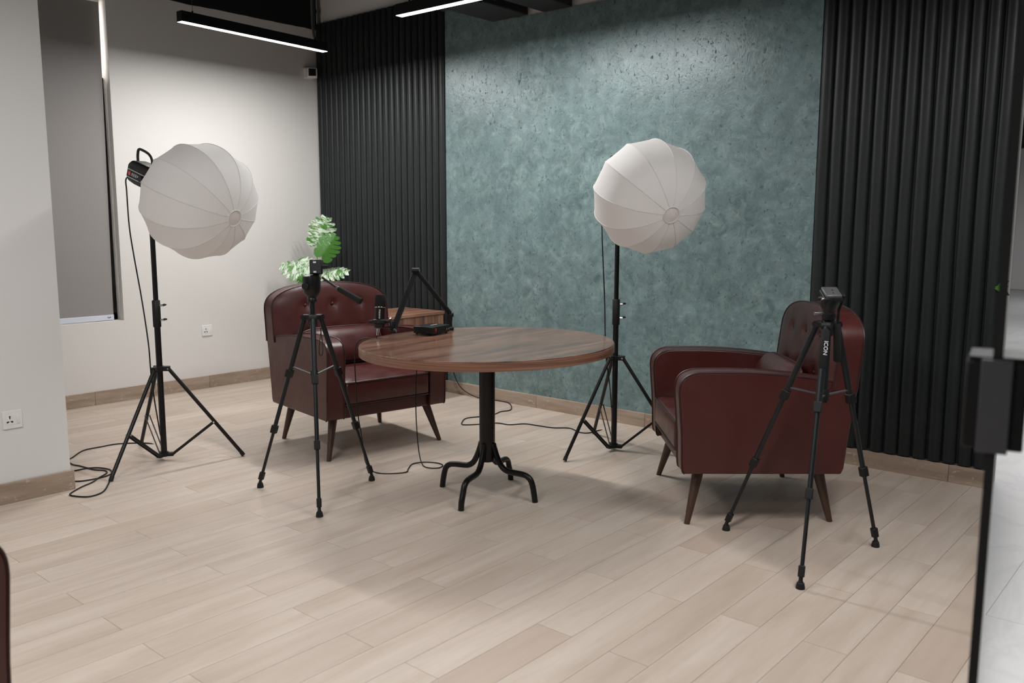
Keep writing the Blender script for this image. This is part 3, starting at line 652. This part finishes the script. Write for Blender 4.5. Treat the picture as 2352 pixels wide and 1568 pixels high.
def lantern(label, ctr, ax, R, spin):
    ctr = Vector(ctr); ax = Vector(ax).normalized(); x, y, z = frame_z(ax)
    t = thing('lantern_softbox', label, 'softbox', ctr, group='white lantern softboxes'); NR = 12; hub = .045
    prof = []
    for i in range(21):
        th = PI*(.0+i/20)
        prof.append(th)
    def rad(th):     # th 0 = front hub, pi = rear
        u = math.cos(th); return u
    a1 = math.asin(hub/R*.93); a0 = PI-math.asin(.075/R)
    def P(th, ph, k=1.0):
        e = 2.25; c, s = math.cos(th), math.sin(th); rr = (abs(c)**e+abs(s)**e)**(-1/e); return (R*rr*s*k, R*.87*rr*c*(1 if c > 0 else .98), ph)
    def world(r, h, ph): return x*(r*math.cos(ph))+y*(r*math.sin(ph))+z*h
    def gore(u, v):
        th = a1+(a0-a1)*v; ph = (u-.5)*2*PI/NR; sag = math.cos(PI/NR)/math.cos(ph); sag = 1-(1-sag)*1.25*min(1, math.sin(th)*1.4)
        r, h, _ = P(th, ph, sag); return V(r*math.cos(ph), r*math.sin(ph), h)
    me = MB().grid(gore, 6, 28).mesh('panel', angle=80); me.materials.append(M['softbox'])
    Rm = Matrix(((x.x, y.x, z.x, 0), (x.y, y.y, z.y, 0), (x.z, y.z, z.z, 0), (0, 0, 0, 1)))
    rib = MB().tube([V(*(lambda q: (q[0], 0, q[1]))(P(a1+(a0-a1)*i/28, 0, 1.0005))) for i in range(29)], .0016, 6).mesh('seam'); rib.materials.append(M['softbox_seam'])
    for k in range(NR):
        o = link('panel', me, t); o.matrix_local = Rm @ Matrix.Rotation(spin+2*PI*k/NR, 4, 'Z')
        s = link('seam', rib, o); s.matrix_local = Matrix.Rotation(PI/NR, 4, 'Z')
    hz = P(a1, 0)[1]; d = MB().lathe([(.0405, hz-.004), (.0405, hz+.0005), (.03, hz+.003), (.001, hz+.0035)], ctr, ax, 28).build('front_disc', M['softbox_disc'], t)
    MB().tube([ctr+world(.0425, hz+.002, 2*PI*i/36) for i in range(36)], .0034, 8, closed=True).build('disc_rim', M['softbox'], d)
    hr = P(a0, 0)[1]; MB().lathe([(.073, hr-.035), (.078, hr-.03), (.078, hr+.005), (.070, hr+.006)], ctr, ax, 28).build('mount_ring', M['black_matte'], t)
    return t
Lp = V(1.812, -2.50, 0); Rp = V(3.613, -.651, 0)
light_stand('black light stand beside the white wall, cable looped around its left foot', Lp, ((1.992, -2.886), (2.070, -2.158), (1.386, -2.426)), .526, .035, .835, 1.500)
light_stand('black light stand in front of the teal wall, behind the round table', Rp, ((3.542, -1.037), (3.289, -.396), (4.01, -.52)), .556, .028, .824, 1.540)
LC, LA = V(2.205, -2.432, 1.444), V(.921, .195, -.338); RC, RA = V(3.95, -.864, 1.471), V(.80, -.468, -.375)
AL = light_head('black studio light behind the lantern near the white wall, handle on top', LC, LA, V(Lp.x, Lp.y, 1.500))
AR = light_head('black studio light mostly hidden behind the lantern in front of the teal wall', RC, RA, V(Rp.x, Rp.y, 1.540), .045, .100)
lantern('white lantern softbox near the white wall, left one', LC, LA, .300, .10)
lantern('white lantern softbox in front of the teal wall, right one', RC, RA, .298, .22)

# ------------------------------------------------------------------ camera tripods
def tripod(name_label, feet, top, zcrown, col_top):
    top = V(top[0], top[1], 0); t = thing('camera_tripod', name_label, 'tripod', top, group='black camera tripods'); Z = lambda z: V(top.x, top.y, z)
    zb = zcrown-.29
    MB().lathe([(.0128, zb-.03), (.0128, col_top)], top, n=18).build('center_column', M['tube'], t)
    cr = MB().lathe([(.019, zcrown-.055), (.021, zcrown-.05), (.021, zcrown-.005), (.016, zcrown+.004)], top, n=18).build('crown', M['black_matte'], t)
    sp = MB().lathe([(.017, zb-.022), (.018, zb-.02), (.018, zb+.02), (.017, zb+.022)], top, n=16).build('spreader_hub', M['black_matte'], t)
    for fx, fy in feet:
        F = V(fx, fy, 0); d = (F-top).normalized(); n = V(0, 0, 1).cross(d); a = Z(zcrown-.012)+d*.044; b = F+V(0, 0, .03); dr = (b-a).normalized(); up = n.cross(dr)
        MB().box(Z(zcrown-.012)+d*.028, (.050, .030, .026), (d, n, V(0, 0, 1))).build('crown_ear', M['black_matte'], cr, bevel=.006); MB().tube([a-n*.017, a+n*.017], .013, 14).build('leg_pivot', M['black_matte'], cr)
        L = (b-a).length; s1, s2 = .33*L, .67*L
        lg = MB().tube([a, a+dr*s1], .0125, 14).build('leg', M['tube'], t)
        MB().tube([a+dr*s1, a+dr*s2], .0102, 12).build('middle_tube', M['tube'], lg); MB().tube([a+dr*s2, b], .0078, 12).build('lower_tube', M['tube'], lg)
        for s_, w in ((s1, .031), (s2, .028), (L-.034, .023)):
            c = MB().box(a+dr*s_, (w, w, .042), (n, up, dr)).build('leg_clamp', M['black_matte'], lg, bevel=.003)
        MB().ball(b+V(0, 0, -.006), .010).build('foot_ball', M['black_matte'], lg); MB().lathe([(.0165, 0), (.0165, .006), (.0135, .022), (.009, .025)], F, n=18).build('foot_pad', M['rubber'], lg)
        MB().bar(Z(zb)+d*.017, a+dr*(s1-.035)-d*.008, .005, .012, n).build('spreader_strut', M['grey_metal'], t)
    return t, Z
tl, ZL = tripod('black camera tripod left of the table, pan handle raised over the armchair', ((2.662, -2.432), (3.250, -2.505), (2.997, -1.983)), (2.971, -2.306), .893, .968)
# left pan head: bowl, tilted plate, handle
hd = MB().lathe([(.020, .955), (.024, .960), (.024, .972), (.020, .978), (.030, .990), (.039, 1.004), (.0425, 1.02), (.043, 1.066), (.041, 1.080), (.030, 1.086)], ZL(0), n=26).build('pan_head', M['black'], tl)
kz = ZL(1.04)-FW*0; MB().lathe([(.017, 0), (.017, .016), (.012, .02)], ZL(1.035)-RT*.020-V(FW.x, FW.y, 0)*.034, -V(FW.x, FW.y, 0), 18).build('head_knob', M['black_matte'], hd, bevel=.001)
dep = depth_of(ZL(1.1))
pc_ = at_depth(726, 613, dep); pu = (at_depth(726, 600, dep)-at_depth(727, 626, dep)).normalized(); pr = RT; pn = pr.cross(pu).normalized()
MB().tube([pc_-pn*.020-RT*.006-pu*.045, pc_-RT*.006-pn*.020], .016, 12).build('tilt_block', M['black_matte'], hd)
MB().box(pc_, (.060, .070, .022), (pr, pu, pn)).build('quick_release_plate', M['black'], hd, bevel=.005)
for uu in (.022, -.024): MB().box(pc_+pu*uu-pr*.004+pn*.0115, (.014, .008, .001), (pr, pu, pn)).build('plate_slot', M['chrome'], hd, smooth=False)
MB().tube([at_depth(739, 612, dep), at_depth(755, 611, dep-.01)], [.008, .005], 10).build('plate_lever', M['black_matte'], hd)
h0, h1, h2 = at_depth(740, 637, dep-.02), at_depth(776, 662, dep-.05), at_depth(829, 692, dep-.09)
MB().tube([h0, h1], .0055, 12).build('pan_rod', M['black'], hd); MB().tube([h1-(h1-h0)*.06, h1+(h2-h1)*.02], .010, 12).build('rod_collar', M['grey_metal'], hd)
gd = (h2-h1); MB().tube([h1, h1+gd*.06, h1+gd*.9, h1+gd*.93, h2], [.0085, .013, .0145, .016, .0155], 16).build('pan_grip', M['foam'], hd)
MB().tube(smooth_path([at_depth(738, 752, dep), at_depth(733, 800, dep-.02), at_depth(735, 815, dep-.02), at_depth(741, 812, dep-.02), at_depth(741, 790, dep-.01), at_depth(736, 752, dep)], 6), .0022, 6).build('wrist_strap', M['cable'], tl)
tr_, ZR = tripod('black camera tripod in front of the right armchair, flat empty plate on top', ((4.741, -1.445), (5.231, -1.826), (5.302, -1.217)), (5.152, -1.474), .953, 1.0)
hd = MB().lathe([(.022, .958), (.026, .962), (.026, .985), (.022, .988), (.024, 1.0), (.032, 1.012), (.033, 1.045), (.030, 1.05)], ZR(0), n=22).build('pan_head', M['black'], tr_)
fh = V(FW.x, FW.y, 0).normalized(); rh = V(RT.x, RT.y, 0).normalized(); ang = .42; pf = (fh*math.cos(ang)+V(0, 0, 1)*math.sin(ang)).normalized(); pn = rh.cross(pf).normalized(); pn = pn if pn.z > 0 else -pn
pcz = ZR(1.066)+rh*.008
MB().box(pcz, (.062, .074, .014), (rh, pf, pn)).build('quick_release_plate', M['grey_metal'], hd, bevel=.004)
MB().box(pcz-pn*.014, (.070, .078, .016), (rh, pf, pn)).build('plate_clamp', M['black_matte'], hd, bevel=.004)
MB().tube([pcz+pn*.006, pcz+pn*.013], .0032, 10).build('camera_screw', M['chrome'], hd); MB().tube([pcz+pn*.0065-pf*.014, pcz+pn*.0078-pf*.014], .003, 10).build('index_pin', M['black'], hd)
MB().box(pcz+rh*.042-pn*.01, (.014, .050, .022), (rh, pf, pn)).build('plate_lever', M['black_matte'], hd, bevel=.003)
MB().tube([pcz-rh*.034-pn*.012-pf*.02, pcz-rh*.056-pn*.014-pf*.02], .007, 10).build('tilt_knob', M['black_matte'], hd); MB().box(pcz-rh*.038-pn*.012-pf*.026, (.018, .012, .007), (rh, pf, pn)).build('bubble_level', M['chrome'], hd, bevel=.002)
MB().tube([ZR(.985)-rh*.02, ZR(.985)-rh*.055], .007, 10).build('pan_knob', M['chrome'], hd)
MB().tube([ZR(1.045)+rh*.055, ZR(1.0)+rh*.040, ZR(.935)+rh*.036], .0055, 10).build('pan_rod', M['black'], hd); MB().tube([ZR(.945)+rh*.036, ZR(.93)+rh*.037, ZR(.80)+rh*.044, ZR(.795)+rh*.044], [.011, .0145, .0155, .013], 14).build('pan_grip', M['foam'], hd)
# padded sleeve with brand lettering on the near leg
Fn = V(5.231, -1.826, 0); dn = (Fn-ZR(0)).normalized(); a_ = ZR(.941)+dn*.044; b_ = Fn+V(0, 0, .03); dr = (b_-a_).normalized(); Ln = (b_-a_).length
MB().tube([a_+dr*.015, a_+dr*.02, a_+dr*.165, a_+dr*.17], [.012, .0155, .0155, .012], 18).build('leg_sleeve', M['foam'], tr_)
nn = (-V(FW.x, FW.y, FW.z)); nn = (nn-dr*nn.dot(dr)).normalized(); lx = dr; ly = nn.cross(lx).normalized()
text_mesh('lettering', 'ICON', .022, M['white_print'], tr_, a_+dr*.090+nn*.0160, lx, ly)

# ------------------------------------------------------------------ microphone, boom, interface
B = on_z(1033, 757, TZT-.002); dB = depth_of(B); t = thing('microphone_boom', 'black folding microphone boom arm clamped on the table', 'boom arm', B)
j0 = at_depth(1036, 722, dB); j1 = at_depth(956, 621, dB-.10); j2 = at_depth(902, 760, dB-.28)
MB().lathe([(.022, 0), (.023, .004), (.023, .012), (.014, .018), (.014, .05), (.016, .055), (.016, .085)], B, n=20).build('base_socket', M['black_matte'], t)
MB().tube([j0-RT*.012, j0+RT*.014], .013, 14).build('base_joint', M['black_matte'], t)
def arm(p, q, nm):
    p, q = Vector(p), Vector(q); d = (q-p).normalized(); s = d.cross(FW).normalized()
    for sg in (-1, 1): MB().bar(p+s*sg*.0075, q+s*sg*.0075, .008, .014, s).build(nm, M['black'], t, bevel=.001)
    MB().bar(p+FW*.006, q+FW*.006, .010, .003, s).build('spring_channel', M['grey_metal'], t)
MB().tube([j0+V(0, 0, .005), j0.lerp(j1, .04), j0.lerp(j1, .96), j1], [.008, .0125, .0125, .008], 14).build('lower_arm', M['foam'], t); arm(j1, j2, 'upper_arm_rail')
MB().tube([j1-RT*.022, j1+RT*.016], .014, 16).build('elbow_joint', M['black_matte'], t); MB().tube([j1+RT*.016, j1+RT*.018], .008, 12).build('elbow_screw', M['chrome'], t)
MB().tube([j2-RT*.014, j2+RT*.016], .012, 14).build('tip_joint', M['black_matte'], t); MB().tube([j2+RT*.0165, j2+RT*.018], .006, 12).build('tip_screw', M['chrome'], t)
dM = dB-.30
mt, mb_ = at_depth(874, 676, dM), at_depth(871.5, 738, dM); ax = (mt-mb_).normalized(); Lm = (mt-mb_).length
mic = thing('microphone', 'black condenser microphone with foam cap in a shock mount', 'microphone', mb_)
MB().lathe([(.024, -.005), (.0255, 0), (.0255, Lm*.50), (.026, Lm*.505)], mb_, ax, 28).build('mic_body', M['black'], mic)
MB().lathe([(.0264, Lm*.505), (.0266, Lm*.51), (.0266, Lm*.53), (.0264, Lm*.535)], mb_, ax, 28).build('chrome_ring', M['chrome'], mic)
MB().lathe([(.026, Lm*.535), (.0285, Lm*.56), (.0285, Lm*.93), (.025, Lm*.985), (.016, Lm), (.001, Lm*1.005)], mb_, ax, 28).build('foam_cap', M['foam'], mic)
lz = -ray(872, 715).normalized(); lz = (lz-ax*lz.dot(ax)).normalized(); lx = -ax; ly = lz.cross(lx)
text_mesh('lettering', 'maono', .017, M['white_print'], mic, mb_+ax*Lm*.27+lz*.0262, lx, ly)
sm = MB().lathe([(.028, -.012), (.036, -.010), (.036, .006), (.030, .010), (.0265, .008), (.0265, -.012)], mb_, ax, 28).build('shock_mount', M['black_matte'], mic)
MB().lathe([(.012, -.035), (.026, -.030), (.028, -.012)], mb_, ax, 24).build('mount_cup', M['black_matte'], sm)
MB().tube([mb_-RT*.036, mb_-RT*.052], .008, 10).build('mount_lug', M['black_matte'], sm); MB().tube(smooth_path([mb_+RT*.034, mb_+RT*.058, mb_+RT*.062-ax*.03, j2-RT*.004+V(0, 0, .006)], 5), .009, 10).build('swivel', M['black_matte'], sm)
MB().tube([mb_+RT*.052+ax*.012, mb_+RT*.060+ax*.016], .006, 10).build('mount_screw', M['chrome'], sm)
xe = at_depth(867, 770, dM); MB().tube([mb_-ax*.030, mb_.lerp(xe, .55), xe], [.0085, .0095, .0062], 14).build('cable_plug', M['chrome'], mic)
# interface box
b0, b1, b2 = on_z(994.5, 771, TZT-.0015), on_z(1033, 763.3, TZT-.0015), on_z(952, 767, TZT-.0015)
ux = (b1-b0); LX = ux.length; ux.normalize(); uy = (b2-b0); uy = (uy-ux*uy.dot(ux)); LY = uy.length; uy.normalize()
bx = thing('audio_interface', 'small black audio interface box on the table, red switch', 'audio box', b0)
ctr = b0+ux*LX/2+uy*LY/2; bd = MB().box(ctr+V(0, 0, .0245), (LX, LY, .038), (ux, uy, V(0, 0, 1))).build('case', M['black'], bx, bevel=.004)
for i, j in ((.1, .1), (.9, .1), (.1, .9), (.9, .9)): MB().lathe([(.007, 0), (.007, .0058)], b0+ux*LX*i+uy*LY*j, n=12).build('foot', M['rubber'], bx)
fz = lambda s, z: b0+ux*LX*s-uy*.0006+V(0, 0, z)
MB().box(fz(.16, .027), (.010, .005, .015), (ux, uy, V(0, 0, 1))).build('power_switch', M['red'], bx, bevel=.001)
for s in (.34, .46, .56, .66): MB().box(fz(s, .022), (.010, .0015, .006), (ux, uy, V(0, 0, 1))).build('port', M['rubber'], bx)
for s in (.80, .92): MB().lathe([(.0048, 0), (.0048, .002), (.003, .0022)], fz(s, .022), -uy, 12).build('jack', M['chrome'], bx)
text_mesh('lettering', 'maono', .020, M['white_print'], bx, ctr+ux*.02+V(0, 0, .0437), ux, uy)
MB().tube([b0+uy*LY+ux*.03+V(0, 0, .022), b0+uy*(LY+.01)+ux*.03+V(0, 0, .022)], .009, 12).build('volume_knob', M['black_matte'], bx)

# ------------------------------------------------------------------ cables
def cable(label, pts, r=.0038, group='black cables'):
    p = smooth_path(pts, 7); o = MB().tube(p, r, 8).build('power_cable', M['cable'], origin=(0, 0, 0)); return tag(o, label, 'cable', group)
fl = lambda x, y: on_z(x, y, .0042)
dL = depth_of(Lp+V(0, 0, 1)); 
e_ = AL(.628, -.03)
cable('black cable hanging from the left studio light and coiled on the floor', [e_, at_depth(290, 410, dL), at_depth(291, 440, dL), at_depth(297, 520, dL), at_depth(308, 590, dL), at_depth(326, 690, dL), at_depth(341, 790, dL), at_depth(347, 860, dL), at_depth(355, 920, dL), at_depth(366, 985, dL),
      fl(371, 1022), fl(345, 1018), fl(318, 1017), fl(270, 1019), fl(230, 1026), fl(192, 1034), fl(168, 1049), fl(157, 1057), fl(166, 1066), fl(185, 1070), fl(215, 1078), fl(240, 1080), fl(245, 1086), fl(228, 1096), fl(212, 1107), fl(185, 1119), fl(161, 1134), fl(172, 1139), fl(205, 1140), fl(235, 1130), fl(248, 1113), fl(252, 1100)])
cable('second black cable loop on the floor by the white wall end', [fl(120, 1086), fl(168, 1081), fl(200, 1075), fl(228, 1074), fl(252, 1078), fl(256, 1086), fl(246, 1092), fl(220, 1099), fl(190, 1104), fl(168, 1105), fl(130, 1104)])
dR = depth_of(Rp+V(0, 0, 1)); e_ = AR(.626, -.03)
cable('black cable from the right light stand snaking along the floor under the table', [e_, at_depth(1383, 470, dR+.1), at_depth(1383, 540, dR+.05), at_depth(1386, 620, dR+.05), at_depth(1389, 700, dR+.05), at_depth(1390, 770, dR+.05), at_depth(1393, 830, dR+.04), at_depth(1400, 880, dR+.04), at_depth(1404, 930, dR+.06), fl(1405, 980),
      fl(1375, 988), fl(1350, 994), fl(1330, 992), fl(1308, 983), fl(1270, 982), fl(1235, 977), fl(1205, 973), fl(1170, 975), fl(1140, 971), fl(1100, 974), fl(1064, 975), fl(1062, 968), fl(1072, 960), fl(1105, 956), fl(1135, 951), fl(1150, 945), fl(1170, 942), fl(1175, 935), fl(1168, 925), fl(1145, 920), fl(1110, 916), *[on_plane(a, b, (0, 1, 0), -.06) for a, b in ((1085, 908), (1062, 893), (1050, 876), (1043, 858), (1036, 836), (1030, 800))]])
te = TZT+.0045
m0 = xe; edge = on_z(829, 786, TZT-.006)
dC = depth_of(on_z(840, 1060)); 
cable('thin black microphone cable hanging off the table edge and looping on the floor', [m0, at_depth(862, 777, dM), at_depth(848, 777, dM), at_depth(834, 777, dM), at_depth(822, 786, dM), at_depth(816, 802, dM), at_depth(815, 830, dM), at_depth(817, 880, dM+.02), at_depth(822, 950, dM+.06), at_depth(832, 1010, dM+.05), on_z(838, 1055, .05), fl(850, 1078), fl(870, 1086), fl(900, 1087), fl(932, 1084), fl(938, 1076), fl(948, 1065), fl(975, 1061), fl(1005, 1063), fl(1017, 1068), fl(1008, 1074), fl(985, 1074),
      on_z(970, 1066, .01), on_z(962, 1035, .07), at_depth(957, 980, depth_of(on_z(965, 1066))+.02), at_depth(955, 920, depth_of(on_z(965, 1066))), at_depth(957, 850, depth_of(on_z(965, 1066))), at_depth(958, 836, depth_of(on_z(965, 1066)))], .0030)

# ------------------------------------------------------------------ sockets, sensor
def socket(label, o, ux, n, w, h, cat='socket'):
    ux = Vector(ux); n = Vector(n); o = Vector(o); uz = V(0, 0, 1); t = thing('wall_socket', label, cat, o, group='white wall sockets')
    A = lambda a, b, c=0: o+ux*a+uz*b+n*c
    MB().box(A(0, 0, .004), (w, h, .008), (ux, uz, n)).build('plate', M['plastic_white'], t, bevel=.003)
    MB().box(A(-w*.02, 0, .0085), (w*.66, h*.56, .0015), (ux, uz, n)).build('insert', M['plastic_white'], t, bevel=.0006)
    MB().box(A(w*.26, -h*.02, .011), (w*.11, h*.40, .005), (ux, uz, n)).build('rocker', M['plastic_white'], t, bevel=.001)
    for a, b, r in ((-.14, .17, .0042), (-.14, .08, .003), (-.27, -.12, .0042), (-.21, -.10, .003), (-.03, -.12, .0042), (-.08, -.10, .003)): MB().lathe([(r, 0), (r, .0012)], A(a*w, b*h, .0088), n, 10).build('pin_hole', M['socket_dark'], t)
socket('white wall socket on the wall end at the left edge', (1.962, -3.318, .402), (0, 1, 0), (1, 0, 0), .088, .088)
socket('small white wall socket low on the white wall behind the light stand', (0, -1.173, .470), (0, 1, 0), (1, 0, 0), .090, .088)
s = thing('wall_sensor', 'small grey box sensor with dark lens high in the corner', 'sensor', (0, -.11, 2.62))
MB().bounds((0, -.155, 2.575), (.035, -.075, 2.665)).build('base', M['plastic_white'], s, bevel=.006)
ax3 = (V(.80, -.60, 0).normalized(), V(.60, .80, 0).normalized(), V(0, 0, 1)); hb = MB().box((.062, -.105, 2.62), (.055, .085, .088), ax3).build('housing', M['plastic_white'], s, bevel=.010)
MB().box(V(.062, -.105, 2.623)+ax3[0]*.027, (.004, .062, .062), ax3).build('lens', M['black'], hb, bevel=.004)
# sprig stuck on the right flutes
sp = thing('leaf_sprig', 'tiny green leaf sprig against the right black flutes', 'leaves', on_plane(2303, 658, (0, 1, 0), -.05))
for k, (px, py, a) in enumerate(((2304, 651, .5), (2301, 658, .1), (2299, 665, -.2), (2306, 671, -.5))):
    o = on_plane(px, py, (0, 1, 0), -.052-.002*k); d = V(math.cos(a), 0, math.sin(a)); n = V(-math.sin(a), 0, math.cos(a)); m_ = MB()
    m_.prism([(-.030, 0), (-.010, .010), (.014, .009), (.030, 0), (.014, -.009), (-.010, -.010)], lambda p_, q_, h: o+d*p_+n*q_+V(0, h, 0), -.001, .001); m_.build('leaf', M['leaf_green'], sp)
